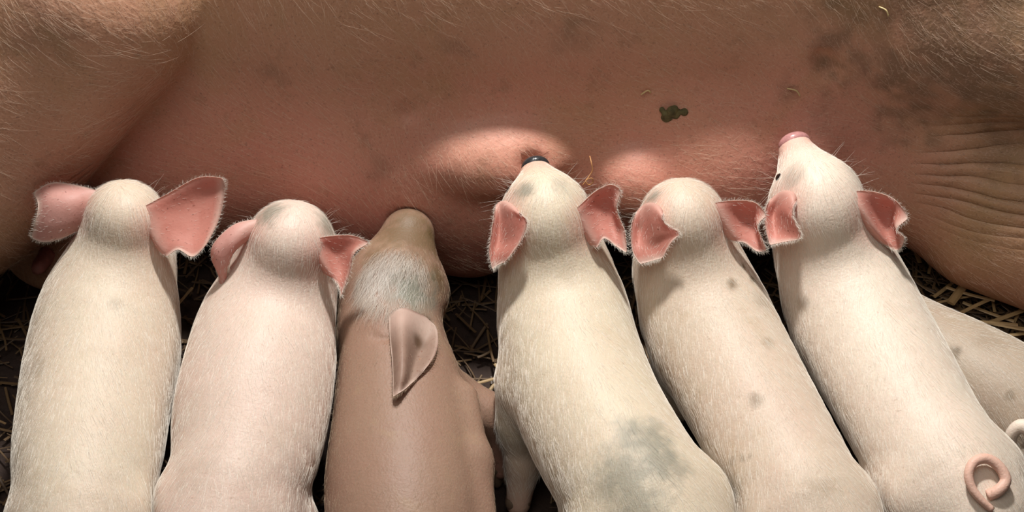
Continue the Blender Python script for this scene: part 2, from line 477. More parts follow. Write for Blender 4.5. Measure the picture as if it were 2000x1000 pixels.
# ------------------------------------------------------------------ the piglets' measurements
# spine: (px, py, half width px, height of the centre line); from neck to rump
PIGS = [
 dict(key='a', label='leftmost pale piglet with both broad ears spread wide beside the sow\'s hind leg',
      head=(243, 428, 77, .224), nose=(252, 405, .152), nose_r=.017, nose_mat='pink',
      spine=[(241, 500, 92, .172), (214, 605, 132, .150), (200, 700, 146, .138), (184, 800, 146, .136), (170, 900, 142, .138), (160, 1010, 126, .140), (150, 1110, 112, .132)],
      scap=[],
      ears=[dict(net=[[(190, 372), (182, 395), (168, 425), (150, 452)], [(145, 361), (142, 392), (132, 430), (120, 466)], [(100, 357), (102, 390), (96, 435), (86, 473)], [(65, 376), (75, 400), (69, 432), (61, 465)]],
                  lift=[[8, 12, 10, 4], [12, 38, 34, 14], [6, 40, 34, 12], [0, 26, 24, 4]], mat='pale'),
            dict(net=[[(284, 402), (292, 430), (305, 465), (326, 500)], [(335, 374), (340, 410), (345, 450), (348, 487)], [(388, 346), (395, 390), (390, 445), (376, 502)], [(436, 347), (439, 372), (428, 428), (402, 480)]],
                  lift=[[50, 46, 42, 38], [44, 30, 32, 44], [46, 24, 28, 48], [52, 40, 40, 50]], mat='pink')],
      spots=[], dirt=[(70, 720, 30, .25), (225, 590, 12, .3)], cream=(0.56, 0.475, 0.37), pink=(0.54, 0.38, 0.30), dirtiness=.25, hair=26000),
 dict(key='b', label='second piglet from left, pinkish with folded ear tips and a bluish forehead',
      head=(567, 475, 79, .216), nose=(588, 450, .145), nose_r=.017, nose_mat='pink',
      spine=[(553, 545, 98, .166), (524, 640, 134, .144), (508, 735, 150, .136), (490, 825, 152, .130), (474, 905, 138, .130), (432, 1000, 122, .132), (405, 1090, 108, .128)],
      scap=[],
      ears=[dict(net=[[(512, 428), (502, 440), (494, 455), (486, 468)], [(460, 437), (462, 455), (460, 475), (456, 494)], [(420, 472), (428, 486), (438, 500), (447, 520)], [(412, 500), (421, 514), (431, 525), (444, 530)], [(426, 530), (430, 542), (437, 548), (443, 546)], [(428, 562), (432, 568), (437, 570), (441, 564)]],
                  lift=[[30, 36, 36, 30], [40, 54, 54, 40], [36, 52, 50, 36], [22, 38, 38, 26], [6, 20, 20, 10], [0, 6, 6, 0]], mat='pale'),
            dict(net=[[(615, 466), (620, 485), (632, 515), (648, 542)], [(650, 460), (652, 490), (655, 520), (657, 552)], [(690, 460), (680, 490), (672, 525), (663, 562)], [(723, 474), (692, 494), (684, 530), (665, 582)]],
                  lift=[[56, 52, 46, 36], [52, 34, 34, 40], [54, 40, 36, 44], [66, 62, 56, 44]], mat='pink')],
      spots=[(530, 412, 30, .8), (640, 440, 28, .7)], dirt=[(400, 930, 60, .18)], cream=(0.59, 0.465, 0.39), pink=(0.57, 0.38, 0.32), dirtiness=.12, hair=20000),
 dict(key='c', label='piglet browned by painted shade, with brown muddy snout twisted on its side, grey forehead patch, one ear up',
      head=(765, 585, 94, .128), nose=(800, 446, .152), nose_r=.025, nose_mat=None, side=True,
      spine=[(757, 650, 98, .122), (775, 750, 124, .112), (782, 850, 140, .105), (786, 930, 150, .102), (790, 1020, 152, .100), (792, 1110, 140, .098), (792, 1190, 118, .095)],
      scap=[], ears=[dict(net=[[(760, 618), (785, 604), (815, 612), (838, 626)], [(762, 660), (786, 640), (820, 652), (853, 642)], [(766, 700), (788, 690), (815, 692), (855, 675)], [(768, 740), (786, 732), (806, 726), (842, 706)], [(768, 776), (779, 768), (795, 757), (815, 738)]],
                  lift=[[2, 12, 6, 2], [8, 36, -8, 18], [14, 42, -14, 24], [18, 40, 4, 20], [18, 28, 16, 8]], mat='tan', mode='skin')],
      holes=[(815, 668, 36), (800, 715, 24), (828, 642, 28)], lid=[(728, 655), (740, 661), (752, 662), (764, 656)],
      spots=[(806, 562, 50, 1.), (842, 590, 20, .7), (815, 545, 14, .8)], dirt=[(800, 452, 64, .75), (842, 470, 42, .8), (858, 540, 26, .8), (730, 500, 24, .6), (838, 458, 16, 1.), (848, 545, 8, 1.)],
      cream=(0.265, 0.165, 0.115), pink=(0.27, 0.145, 0.108), dirtiness=.3, hair=9000),  # coat and skin browned: shade painted into the base colour
 dict(key='d', label='piglet with a large grey-green smudge on its rump and a shiny black nose',
      head=(1067, 425, 80, .226), nose=(1046, 331, .226), nose_r=.0135, nose_mat='dark',
      spine=[(1080, 505, 96, .174), (1098, 600, 124, .148), (1116, 700, 136, .138), (1152, 800, 140, .138), (1206, 900, 142, .140), (1270, 1000, 142, .142), (1328, 1090, 124, .136)],
      scap=[],
      ears=[dict(net=[[(970, 400), (982, 397), (998, 404), (1012, 415)], [(964, 425), (978, 436), (1000, 430), (1030, 432)], [(959, 460), (974, 466), (992, 470), (1020, 466)], [(955, 492), (967, 496), (982, 496), (1002, 493)], [(961, 526), (968, 521), (976, 516), (986, 512)]],
                  mode='over', lift=[[20, 26, 34, 40], [40, 26, 56, 94], [46, 30, 50, 90], [44, 38, 50, 78], [40, 42, 48, 60]], mat='pink'),
            dict(net=[[(1128, 405), (1136, 425), (1148, 450), (1166, 483)], [(1160, 375), (1166, 405), (1173, 435), (1180, 465)], [(1192, 360), (1192, 400), (1198, 440), (1203, 481)], [(1214, 371), (1204, 408), (1220, 450), (1225, 495)]],
                  lift=[[58, 52, 46, 40], [56, 36, 34, 44], [60, 34, 30, 46], [64, 56, 52, 52]], mat='pink')],
      holes=[(986, 440, 13)], fore=[(1040, 760, .115), (1018, 820, .085), (1022, 905, .045), (1012, 985, .013)],
      spots=[(1022, 372, 20, .8), (1095, 362, 22, .35), (1260, 860, 55, .75), (1225, 925, 66, .7), (1290, 900, 48, .75), (1240, 975, 60, .6), (1190, 940, 36, .5)],
      dirt=[(1110, 540, 18, .15)], cream=(0.57, 0.49, 0.37), pink=(0.54, 0.41, 0.32), dirtiness=.18, hair=26000),
 dict(key='e', label='cream piglet flecked with brown dirt, between the smudged black-nosed piglet and the curl-tailed one',
      head=(1333, 432, 79, .224), nose=(1318, 405, .152), nose_r=.017, nose_mat='pink',
      spine=[(1342, 515, 98, .170), (1371, 600, 122, .148), (1418, 700, 126, .138), (1472, 800, 124, .136), (1527, 900, 122, .136), (1580, 1000, 120, .138), (1632, 1090, 108, .132)],
      scap=[],
      ears=[dict(net=[[(1246, 412), (1262, 401), (1282, 404), (1294, 418)], [(1235, 432), (1254, 438), (1278, 431), (1301, 438)], [(1232, 458), (1252, 464), (1285, 456), (1329, 455)], [(1235, 490), (1255, 487), (1281, 481), (1312, 472)], [(1250, 516), (1268, 511), (1282, 507), (1294, 504)]],
                  mode='over', lift=[[28, 34, 38, 42], [40, 30, 62, 92], [42, 34, 60, 98], [40, 46, 62, 92], [50, 60, 70, 78]], mat='pink'),
            dict(net=[[(1402, 395), (1412, 420), (1424, 445), (1438, 471)], [(1440, 391), (1443, 420), (1448, 445), (1456, 475)], [(1475, 395), (1472, 425), (1475, 455), (1478, 491)], [(1498, 420), (1480, 440), (1488, 465), (1498, 490)]],
                  lift=[[54, 52, 46, 38], [56, 36, 32, 40], [62, 38, 34, 46], [64, 66, 62, 52]], mat='pink')],
      holes=[(1256, 442, 13)],
      spots=[(1278, 382, 16, .8), (1268, 388, 12, .6)], dirt=[(1432, 555, 12, .7), (1470, 545, 9, .9), (1452, 520, 6, .9), (1476, 780, 16, .55), (1500, 670, 14, .35), (1430, 900, 10, .4), (1600, 960, 36, .25), (1450, 895, 6, .5), (1465, 890, 5, .5), (1490, 590, 20, .3)],
      cream=(0.56, 0.46, 0.36), pink=(0.55, 0.38, 0.31), dirtiness=.3, hair=24000),
 dict(key='f', label='white piglet with raised pink snout, whole face up, and curled pink tail',
      head=(1600, 400, 82, .228), nose=(1551, 284, .238), nose_r=.0155, nose_mat='pink',
      spine=[(1617, 475, 98, .176), (1648, 560, 120, .152), (1688, 650, 128, .140), (1742, 750, 128, .138), (1798, 850, 126, .138), (1856, 935, 126, .140), (1900, 1005, 112, .136)],
      scap=[],
      ears=[dict(net=[[(1508, 388), (1528, 377), (1546, 380), (1553, 395)], [(1497, 402), (1514, 412), (1531, 405), (1549, 420)], [(1493, 425), (1511, 432), (1532, 432), (1556, 438)], [(1496, 450), (1515, 456), (1538, 457), (1565, 457)], [(1503, 479), (1520, 475), (1540, 471), (1562, 468)]],
                  mode='over', lift=[[30, 38, 44, 48], [44, 30, 66, 90], [46, 34, 62, 96], [48, 46, 66, 98], [58, 64, 76, 92]], mat='pink'),
            dict(net=[[(1664, 374), (1682, 405), (1702, 440), (1732, 479)], [(1702, 373), (1706, 410), (1719, 445), (1741, 485)], [(1747, 389), (1741, 420), (1739, 455), (1753, 489)], [(1776, 425), (1750, 448), (1766, 462), (1762, 482)]],
                  lift=[[54, 60, 50, 26], [60, 40, 30, 30], [66, 34, 28, 40], [70, 72, 60, 48]], mat='pink')],
      holes=[(1513, 414, 13)],
      spots=[(1545, 345, 26, .45), (1506, 352, 13, .9), (1660, 330, 22, .25)], dirt=[(1565, 590, 16, .25), (1655, 395, 4, .0)],
      cream=(0.66, 0.56, 0.46), pink=(0.62, 0.45, 0.38), dirtiness=.12, hair=30000,
      tail=[(1930, 968, 0), (1950, 958, 12), (1964, 938, 22), (1952, 912, 26), (1928, 896, 24), (1903, 902, 22), (1892, 925, 20), (1898, 952, 16), (1916, 976, 12), (1938, 996, 8)]),
 dict(key='g', label='piglet darkened by painted shade, lying low on the straw, half hidden behind the white piglet',
      head=(1672, 560, 66, .068), nose=(1640, 475, .060), nose_r=.015, nose_mat='pink', low=True,
      spine=[(1715, 615, 72, .066), (1795, 682, 96, .068), (1875, 728, 106, .072), (1955, 775, 112, .074), (2040, 828, 108, .072), (2105, 880, 92, .068)],
      scap=[], ears=[], spots=[], dirt=[(1860, 690, 14, .7), (1868, 684, 7, .9), (1975, 770, 10, .6), (1930, 665, 30, .2)],
      cream=(0.40, 0.325, 0.245), pink=(0.38, 0.27, 0.21), dirtiness=.4, hair=14000,  # darker coat and skin colour stands for the shade it lies in
      tail=[(2040, 880, 0), (2020, 850, 20), (1996, 832, 26), (1978, 845, 26), (1974, 866, 24), (1988, 884, 20), (2006, 886, 16)]),
]

def build_piglet_body(p):
    B = Body()
    sp = []
    for (x, y, r, z) in p['spine']:
        c = at_z(x, y, z); sp.append((c, metres(r, c)))
    hx, hy, hr, hz = p['head']
    h = at_z(hx, hy, hz); hr = metres(hr, h) * {'a': .80, 'b': .88, 'd': .88, 'e': .88, 'f': .90}.get(p['key'], 1.0)
    nose = at_z(*p['nose']); nr = p['nose_r']
    fw = unit((nose - h)); 
    p.update(h=h, hr=hr, nose_p=nose, fw=fw, sp=sp)
    k = .016
    # barrel
    fine = catmull(np.array([[*c, r] for c, r in sp]), 3)
    for q0, q1 in zip(fine, fine[1:]):
        B.cap(q0[:3], q1[:3], q0[3], q1[3], .003)
    # neck, skull, snout, jaw
    B.cap(h - fw * hr * .25, sp[0][0], hr * 1.0, sp[0][1] * 1.02, .014)
    B.ball(h + fw * hr * .15, hr, .02)
    if not p.get('low') and not p.get('side'):         # nape: a straight slope from the poll down to the withers
        B.cap(h, sp[1][0] - np.array([0, -.002, .008]), hr * 1.0, sp[1][1] * .94, .014)
    B.cap(h + fw * hr * .55, nose - fw * nr * .3, hr * .74, nr * 1.08, .03)
    dn = unit(np.cross(np.cross(fw, [0, 0, 1]), fw))
    side = unit(np.cross(fw, [0, 0, 1.0]))
    up = np.cross(side, fw)
    p.update(hside=side, hup=up)
    B.cap(h + fw * hr * .3 - up * hr * .35, nose - fw * nr * 1.4 - up * nr * .6, hr * .62, nr * .7, .02)
    for s in (-1, 1):
        B.ball(h + fw * hr * .35 + side * s * hr * .45 - up * hr * .35, hr * .55, .02)
    # shoulder blades
    for (x, y, r, lift) in p['scap']:
        c = at_z(x, y, sp[0][0][2])
        q = min(sp, key=lambda s: np.linalg.norm((s[0] - c)[:2]))
        # find the skin under that pixel and raise a low mound on it
        d = ray(x, y); t = depth_of(q[0]) - .16
        for _ in range(60):
            t += float(B.raw((CAM + d * t)[None])[0]) * .9
        s = CAM + d * t
        rr = metres(r, s) * 1.7
        B.ball(s - unit(s - q[0]) * (rr - .0035), rr, .016)
    # legs
    n = len(sp)
    def frame(i):
        t = unit((sp[min(i + 1, n - 1)][0] - sp[max(i - 1, 0)][0]) * [1, 1, 0])
        return t, np.array([t[1], -t[0], 0.0])    # backward, and to the side
    feet = []
    if p.get('low'):
        for i, back in ((1, 0), (n - 2, 1)):
            t, l = frame(i); c, r = sp[i]
            for s in (-1, 1):
                a = c + l * s * r * .75; a[2] = .045
                b = a + l * s * .030 - t * .03; b[2] = .024
                f = b - t * .055 + l * s * .01; f[2] = .014
                B.cap(a, b, .028, .016, .02); B.cap(b, f, .015, .010, .01); feet.append((f, -t))
    elif p.get('side'):
        t, l = frame(1)
        sgn = 1 if l[0] > 0 else -1
        rt = l * sgn                               # towards the photo's right
        a = at_z(900, 800, .075); b = at_z(962, 812, .075); f = at_z(978, 915, .022)
        B.cap(a, b, .034, .021, .02); B.cap(b, f, .019, .011, .012); feet.append((f, unit(f - b)))
        B.cap(at_z(912, 775, .128), at_z(926, 900, .118), .010, .013, .02)  # ridge added along the flank to catch light
        B.cap(at_z(926, 900, .118), at_z(945, 1040, .105), .013, .013, .02)
        c = sp[1][0]; a = c - rt * .03; a[2] = .06; b = a - rt * .0 - t * .05; b[2] = .03; f = b - t * .05; f[2] = .014
        B.cap(a, b, .03, .018, .02); B.cap(b, f, .016, .010, .01); feet.append((f, -t))
        for s in (-1, 1):
            c, r = sp[5]; a = c + rt * s * r * .6; a[2] = .05; b = a + rt * s * .02 - t * .05; b[2] = .026; f = b - t * .05; f[2] = .014
            B.cap(a, b, .035, .02, .02); B.cap(b, f, .016, .010, .01); feet.append((f, -t))
    else:
        t, l = frame(1); c, r = sp[1]
        for s in (-1, 1):
            if p.get('fore') and l[0] * s < 0:     # this one is seen in the gap beside the body
                pts = [at_z(x, y, z) for x, y, z in p['fore']]
                B.cap(pts[0], pts[1], .036, .026, .02); B.cap(pts[1], pts[2], .025, .0165, .014); B.cap(pts[2], pts[3], .0165, .012, .01)
                feet.append((pts[3], -t)); continue
                                                   # fore legs: shoulder, elbow, wrist, foot
            a = c + l * s * r * .50 + t * .030; a[2] = c[2] - r * .35
            e = a + t * .012 + l * s * .006; e[2] = .078
            w = e - t * .010; w[2] = .040
            f = w - t * .004; f[2] = .012
            B.cap(a, e, r * .46, .024, .018); B.cap(e, w, .021, .0125, .012); B.cap(w, f, .0125, .0105, .008)
            feet.append((f, -t))
        t, l = frame(n - 2); c, r = sp[n - 2]
        for s in (-1, 1):                          # hind legs: hip, stifle, hock, foot
            a = c + l * s * r * .58 + t * .005; a[2] = c[2] - r * .1
            kn = a - t * .030 + l * s * .012; kn[2] = .085
            hk = kn + t * .058 - l * s * .004; hk[2] = .052
            f = hk - t * .006; f[2] = .012
            B.cap(a, kn, r * .62, .034, .02); B.cap(kn, hk, .028, .014, .012); B.cap(hk, f, .0135, .0105, .008)
            feet.append((f, -t))
    # ear wells
    for (x, y, r) in p.get('holes', ()):
        d = ray(x, y); t = depth_of(h) - .12
        for _ in range(60):
            t += float(B.raw((CAM + d * t)[None])[0]) * .9
        s = CAM + d * t
        B.cut(s, s + unit(d) * .016, metres(r, s) * .9, metres(r, s) * .55, .006)
    if p.get('lid'):                                   # the crease of a shut eye
        prev = None
        for x, y in p['lid']:
            d = ray(x, y); t = depth_of(h) - .12
            for _ in range(60):
                t += float(B.raw((CAM + d * t)[None])[0]) * .9
            s = CAM + d * t
            if prev is not None: B.cut(prev, s, .0024, .0024, .003)
            prev = s
    p['feet'] = feet
    return B

for p in PIGS:
    p['body'] = build_piglet_body(p)

def partition(i):
    """The body of piglet i, pressed flat where it leans on its neighbours."""
    me = PIGS[i]['body']; lo, hi = me.bounds()
    others = []
    for j, q in enumerate(PIGS):
        if j == i: continue
        l2, h2 = q['body'].bounds()
        if (l2 < hi + .01).all() and (h2 > lo - .01).all(): others.append(q['body'])
    def fn(P):
        d = me.raw(P)
        m = np.where(d < .03)[0]
        if len(m):
            for o in others:
                e = o.raw(P[m])
                x = (d[m] - e) * .5 + .0010
                kk = .006
                hh = np.maximum(kk - np.abs(d[m] - x), 0) / kk
                d[m] = np.maximum(d[m], x) + hh * hh * kk * .25
        # feet and bellies end on the floor
        z = .002 - P[:, 2]
        return np.maximum(d, z.astype(np.float32))
    return fn, lo, hi

def on_surface(fn, x, y, start):
    d = ray(x, y); t = start
    for _ in range(80):
        t += float(fn((CAM + d * t)[None])[0]) * .8
    return CAM + d * t

def build_piglet(i):
    p = PIGS[i]
    fn, lo, hi = partition(i)
    V, Q, N = surface(fn, lo, hi, .0036)
    V = relax(V, Q, 6)
    key = p['key']
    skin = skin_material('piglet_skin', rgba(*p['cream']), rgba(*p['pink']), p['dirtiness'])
    root = mesh_object('piglet', V, Q, skin)
    tag(root, p['label'], 'piglet', 'piglets suckling in a row at the sow')
    start = depth_of(p['h']) - .15
    h, hr, fw, side, up, nose = p['h'], p['hr'], p['fw'], p['hside'], p['hup'], p['nose_p']
    def field(P, lst, grain):
        out = np.zeros(len(P))
        nz = noise(P, grain) * .6 + noise(P, grain * 2.7) * .4
        for c, r, a in lst:
            d = np.linalg.norm(P - c, axis=1) / r
            out = np.maximum(out, a * np.clip(1.45 - d - (nz - .5) * 1.2, 0, 1))
        return np.clip(out, 0, 1)
    def place(lst):
        res = []
        for (x, y, r, a) in lst:
            s = on_surface(fn, x, y, start)
            if abs(depth_of(s) - depth_of(h)) < .5: res.append((s, metres(r, s), a))
        return res
    spots, dirt = place(p['spots']), place(p['dirt'])
    sv = field(V, spots, 130)
    attr(root, 'spot', sv); attr(root, 'dirt', field(V, dirt, 160))
    # skin is pinker at the ear roots, the snout and the lower legs
    pk = np.clip(1 - np.linalg.norm(V - (nose - fw * .004), axis=1) / .036, 0, 1) * (.0 if p.get('side') else 1.)
    pk = np.maximum(pk, np.clip(1 - V[:, 2] / .09, 0, 1) * .6)
    ear_c = []
    sheets = []
    whole = Body(); whole.ops = [o for o in p['body'].ops if o[0] != 'cut']
    for e in p['ears']:
        W, F, rim, fringe, flat = ear_sheet(e['net'], e['lift'], depth_of(h), body=whole.raw, mode=e.get('mode'), hc=p['head'][:2])
        sheets.append((e, W, F, rim, fringe, flat))
        ear_c.append(np.mean([at_depth(x, y, depth_of(h) - l * depth_of(h) / F_PX) for (x, y), l in zip(e['net'][0], e['lift'][0])], axis=0))
    for c in ear_c:
        pk = np.maximum(pk, np.clip(1 - np.linalg.norm(V - c, axis=1) / .034, 0, 1) * .75)
    attr(root, 'pink', pk)

    roots, dirs, nors, lens, spot = [], [], [], [], []
    # coat: flows from the nose back over the head to the rump, parting along the spine
    n = p['hair']
    P, Nn = sample(V, Q, N, n)
    keep = (P[:, 2] > .03) & (np.linalg.norm(P - nose, axis=1) > p['nose_r'] * 1.25)
    P, Nn = P[keep], Nn[keep]
    line = np.array([nose, h] + [c for c, r in p['sp']])
    T = np.zeros((len(P), 3)); near = np.zeros((len(P), 3)); wsum = np.zeros((len(P), 1))
    for k, (a, b) in enumerate(zip(line, line[1:])):
        ba = b - a
        hh = np.clip((P - a) @ ba / (ba @ ba), 0, 1)
        qn = a + hh[:, None] * ba
        d = np.linalg.norm(P - qn, axis=1)
        w = np.exp(-d / .010)[:, None] + 1e-12
        dirn = unit(ba * [1, 1, 0]) if k == 0 else unit(ba)
        T += w * dirn; near += w * qn; wsum += w
    T /= np.linalg.norm(T, axis=1, keepdims=True) + 1e-9; near /= wsum
    out = P - near; out[:, 2] = 0
    out -= T * np.einsum('ij,ij->i', out, T)[:, None]
    out /= np.linalg.norm(out, axis=1, keepdims=True) + .012
    flow = T + out * .45 + np.array([0, 0, -.25])
    flow += (np.stack([noise(P + s, 60) for s in (0., 3.1, 7.7)], 1) - .5) * .55 + rng.normal(0, .12, P.shape)
    flow -= Nn * np.einsum('ij,ij->i', flow, Nn)[:, None]
    flow /= np.linalg.norm(flow, axis=1, keepdims=True) + 1e-9
    D = flow * .98 + Nn * .13
    L = rng.uniform(.008, .015, len(P)) * (1 if not p.get('side') else .6)
    roots.append(P); dirs.append(D); nors.append(Nn); lens.append(L); spot.append(field(P, spots, 130))

    if p.get('side'):                                  # the thick pale tuft over the forehead
        c = on_surface(fn, 772, 540, start)
        m = np.where(np.linalg.norm(V - c, axis=1) < .0385 + .012 * (noise(V, 90) - .5))[0]
        m = m[rng.integers(0, len(m), 3400)]
        P2, N2 = V[m] + rng.normal(0, .0012, (len(m), 3)), N[m]
        d2 = -fw + side * rng.normal(0, .25, (len(m), 1)) + rng.normal(0, .15, (len(m), 3))
        d2 = d2 - N2 * np.einsum('ij,ij->i', d2, N2)[:, None]; d2 /= np.linalg.norm(d2, axis=1, keepdims=True) + 1e-9
        roots.append(P2); dirs.append(d2 * .97 + N2 * .16); nors.append(N2); lens.append(rng.uniform(.010, .018, len(m))); spot.append(np.zeros(len(m)))
    # brow and cheek whiskers
    if not p.get('low') and not p.get('side'):
        for _ in range(26):
            sg = rng.choice([-1, 1])
            d = unit(side * sg * rng.uniform(.5, 1) + up * rng.uniform(-.2, .6) + fw * rng.uniform(-.1, .6))
            o = h + fw * hr * rng.uniform(.2, .9)
            t = 0.0
            for _k in range(30):
                f_ = float(fn((o + d * t)[None])[0])
                if f_ > -.0003: break
                t += -f_ * .9
            roots.append((o + d * t)[None]); dirs.append(unit(d + rng.normal(0, .25, 3))[None]); nors.append(up[None]); lens.append(np.array([rng.uniform(.012, .026)])); spot.append(np.zeros(1))
    for e, W, F, rim, fringe, flat in sheets:
        eo = mesh_object('ear', W, F, {'pink': M_EAR, 'pale': M_EAR_PALE, 'tan': M_EAR_SHADE_TONED}[e['mat']], root)
        if e.get('mode') == 'over':                    # the pale outer fold in front of the ear opening
            uu = np.repeat(np.linspace(0, 1, len(rim) // 2 // (len(flat[0]) // (7 * (len(e['net']) - (1 if e.get('mode') == 'skin' else 0)) + 1))), len(flat[0]) // (7 * (len(e['net']) - (1 if e.get('mode') == 'skin' else 0)) + 1))
            rim = np.maximum(rim, np.clip(1.5 - np.concatenate([uu, uu]) * 5, 0, 1))
        attr(eo, 'rim', rim)
        dv = np.zeros(len(W))
        for (x, y, r) in p.get('holes', ()):
            s = on_surface(whole.raw, x, y, start) + FWD * .003
            dv = np.maximum(dv, .85 * np.clip(1.5 - np.linalg.norm(W - s, axis=1) / metres(min(r, 15), s), 0, 1))
            if p.get('side'): break
        attr(eo, 'dirt', dv)  # ear hollow darkened by colour, painted shade
        for (g, d) in fringe:
            for _ in range(7):
                roots.append((g + rng.normal(0, .0006, 3))[None]); dd = unit(d + rng.normal(0, .35, 3))
                dirs.append(dd[None]); nors.append(np.array([[0, 0, 1.]])); lens.append(np.array([rng.uniform(.0018, .0042)])); spot.append(np.zeros(1))
        G, En, dU = flat
        pick = rng.integers(0, len(G), 260)
        sg = rng.choice([-1, 1], 260)[:, None]
        dd = dU[pick] / (np.linalg.norm(dU[pick], axis=1, keepdims=True) + 1e-9) + rng.normal(0, .25, (260, 3)) + En[pick] * sg * .35
        dd /= np.linalg.norm(dd, axis=1, keepdims=True)
        roots.append(G[pick] + En[pick] * sg * .001); dirs.append(dd); nors.append(En[pick] * sg); lens.append(rng.uniform(.003, .006, 260)); spot.append(np.zeros(260))
    R = np.concatenate(roots); Dd = np.concatenate(dirs); Nr = np.concatenate(nors); Ln = np.concatenate(lens); Sp = np.concatenate(spot)
    tan = p.get('side')  # the side piglet, whose brown coat colour stands for shade
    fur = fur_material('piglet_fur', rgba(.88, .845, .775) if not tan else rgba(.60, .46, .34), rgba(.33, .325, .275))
    if tan:
        bare = np.linalg.norm(R - nose, axis=1) < .046
        grey = (field(R, spots, 130) > .35) | bare
        k_ = ~grey | (rng.random(len(R)) < np.where(bare, .08, .12))
        R, Dd, Nr, Ln, Sp = R[k_], Dd[k_], Nr[k_], Ln[k_], Sp[k_]
        # the forehead tuft is white, the rest of the coat short, its brown standing for shade
        c = on_surface(fn, 770, 545, start)
        d = np.linalg.norm(R - c, axis=1)
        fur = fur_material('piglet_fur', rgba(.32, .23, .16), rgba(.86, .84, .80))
        Sp = np.clip(1.6 - d / .028, 0, 1)
        Ln = np.where(d < .036, Ln * 1.7, Ln)
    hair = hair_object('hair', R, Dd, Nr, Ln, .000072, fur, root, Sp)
    tag(hair, kind='stuff')

    # nose pad with two nostrils
    if p['nose_mat']:
        rr = p['nose_r']
        NB = Body()
        c = nose + up * rr * (.28 if p['nose_mat'] == 'dark' else .16) + fw * rr * .05
        NB.ell(c, (rr * 1.04, rr * .6, rr * .95), .004, (side, fw, up))
        for s in (-1, 1):
            q = c + side * s * rr * .40 + fw * rr * .42
            NB.cut(q - fw * .001, q + fw * .004, rr * .17, rr * .22, .003)
        nv, nq, nn = surface(NB.raw, c - rr * 1.3, c + rr * 1.3, rr / 9)
        mesh_object('nose', nv, nq, M_NOSE_DARK if p['nose_mat'] == 'dark' else M_NOSE_PINK, root)
    # eyes sit in the skin either side of the brow
    for s in (() if p.get('side') else (-1, 1)):
        o = h + fw * hr * .62 + up * hr * .12
        d = unit(side * s + fw * .25 + up * .25)
        t = .0
        q = o.copy()
        for _ in range(40):
            q = q + d * max(-float(fn(q[None])[0]), 0) * .9 if float(fn(q[None])[0]) < 0 else q
        u_ = np.linspace(0, math.pi, 9); v_ = np.linspace(0, 2 * math.pi, 15)[:-1]
        vs = [q - d * .0030 + .0052 * np.array([math.sin(a) * math.cos(b), math.sin(a) * math.sin(b), math.cos(a)]) for a in u_ for b in v_]
        fs = [(a * 14 + b, (a + 1) * 14 + b, (a + 1) * 14 + (b + 1) % 14, a * 14 + (b + 1) % 14) for a in range(8) for b in range(14)]
        mesh_object('eye', vs, fs, M_EYE, root)
    # hooves: two toes each
    for f, fd in p['feet']:
        HB = Body()
        sd = unit(np.cross(fd, [0, 0, 1.]))
        for s in (-1, 1):
            b0 = np.array(f) + sd * s * .0052 + np.array([0, 0, .004]); b1 = np.array(f) + sd * s * .0056 + fd * .012
            b0[2] = max(b0[2], .012); b1[2] = .0068
            HB.cap(b0, b1, .0078, .0052, .002)
        lo2, hi2 = HB.bounds()
        hv, hq, hn = surface(lambda P, HB=HB: np.maximum(HB.raw(P), (.0012 - P[:, 2]).astype(np.float32)), lo2, hi2, .0022)
        mesh_object('hoof', hv, hq, M_HOOF, root)
    # curled tail
    if p.get('tail'):
        d0 = depth_of(p['sp'][-2][0])
        pts = []
        for x, y, l in p['tail']:
            q = on_surface(fn, x, y, d0 - .15)
            dq = depth_of(q) if depth_of(q) < d0 + .05 else d0
            pts.append(at_depth(x, y, dq - l * d0 / F_PX))
    else:
        e, r = p['sp'][-1]; t = unit(e - p['sp'][-2][0]); l = np.array([t[1], -t[0], 0])
        b = e + t * r * .8 + np.array([0, 0, r * .45])
        pts = [b] + [b + t * (.012 + .007 * math.sin(a * 1.0)) + l * .013 * math.sin(a) + np.array([0, 0, .013 * (1 - math.cos(a))]) for a in np.linspace(.6, 6.2, 8)]
    path = catmull(np.array(pts), 6)
    big = .0053 if p['key'] != 'g' else .0075
    tv, tf = tube(path, big * (1 - .42 * np.linspace(0, 1, len(path)) ** 1.5), 14)
    tl = mesh_object('tail', tv, tf, M_TAIL if p['key'] != 'g' else M_TAIL_WHITE, root)
    return root

# ------------------------------------------------------------------ floor
N = Nodes('dark_trodden_floor')
c = N.mix(N.ramp(N.noise(6, 5, .6), .35, .7), rgba(.022, .012, .010), rgba(.048, .028, .018))
c = N.mix(N.ramp(N.noise(90, 3), .55, .75), c, rgba(.016, .010, .008))
M_FLOOR = N.finish(N.principled(c, .85, N.bump(N.noise(70, 5), .8, .006)))
fv = [(-2.5, -1.6, 0), (2.5, -1.6, 0), (2.5, 2.2, 0), (-2.5, 2.2, 0), (-2.5, -1.6, -.05), (2.5, -1.6, -.05), (2.5, 2.2, -.05), (-2.5, 2.2, -.05)]
ff = [(0, 1, 2, 3), (7, 6, 5, 4), (0, 4, 5, 1), (1, 5, 6, 2), (2, 6, 7, 3), (3, 7, 4, 0)]
floor = mesh_object('floor', fv, ff, M_FLOOR, smooth=False)
tag(floor, 'dark trodden pen floor under the straw', 'floor', kind='structure')

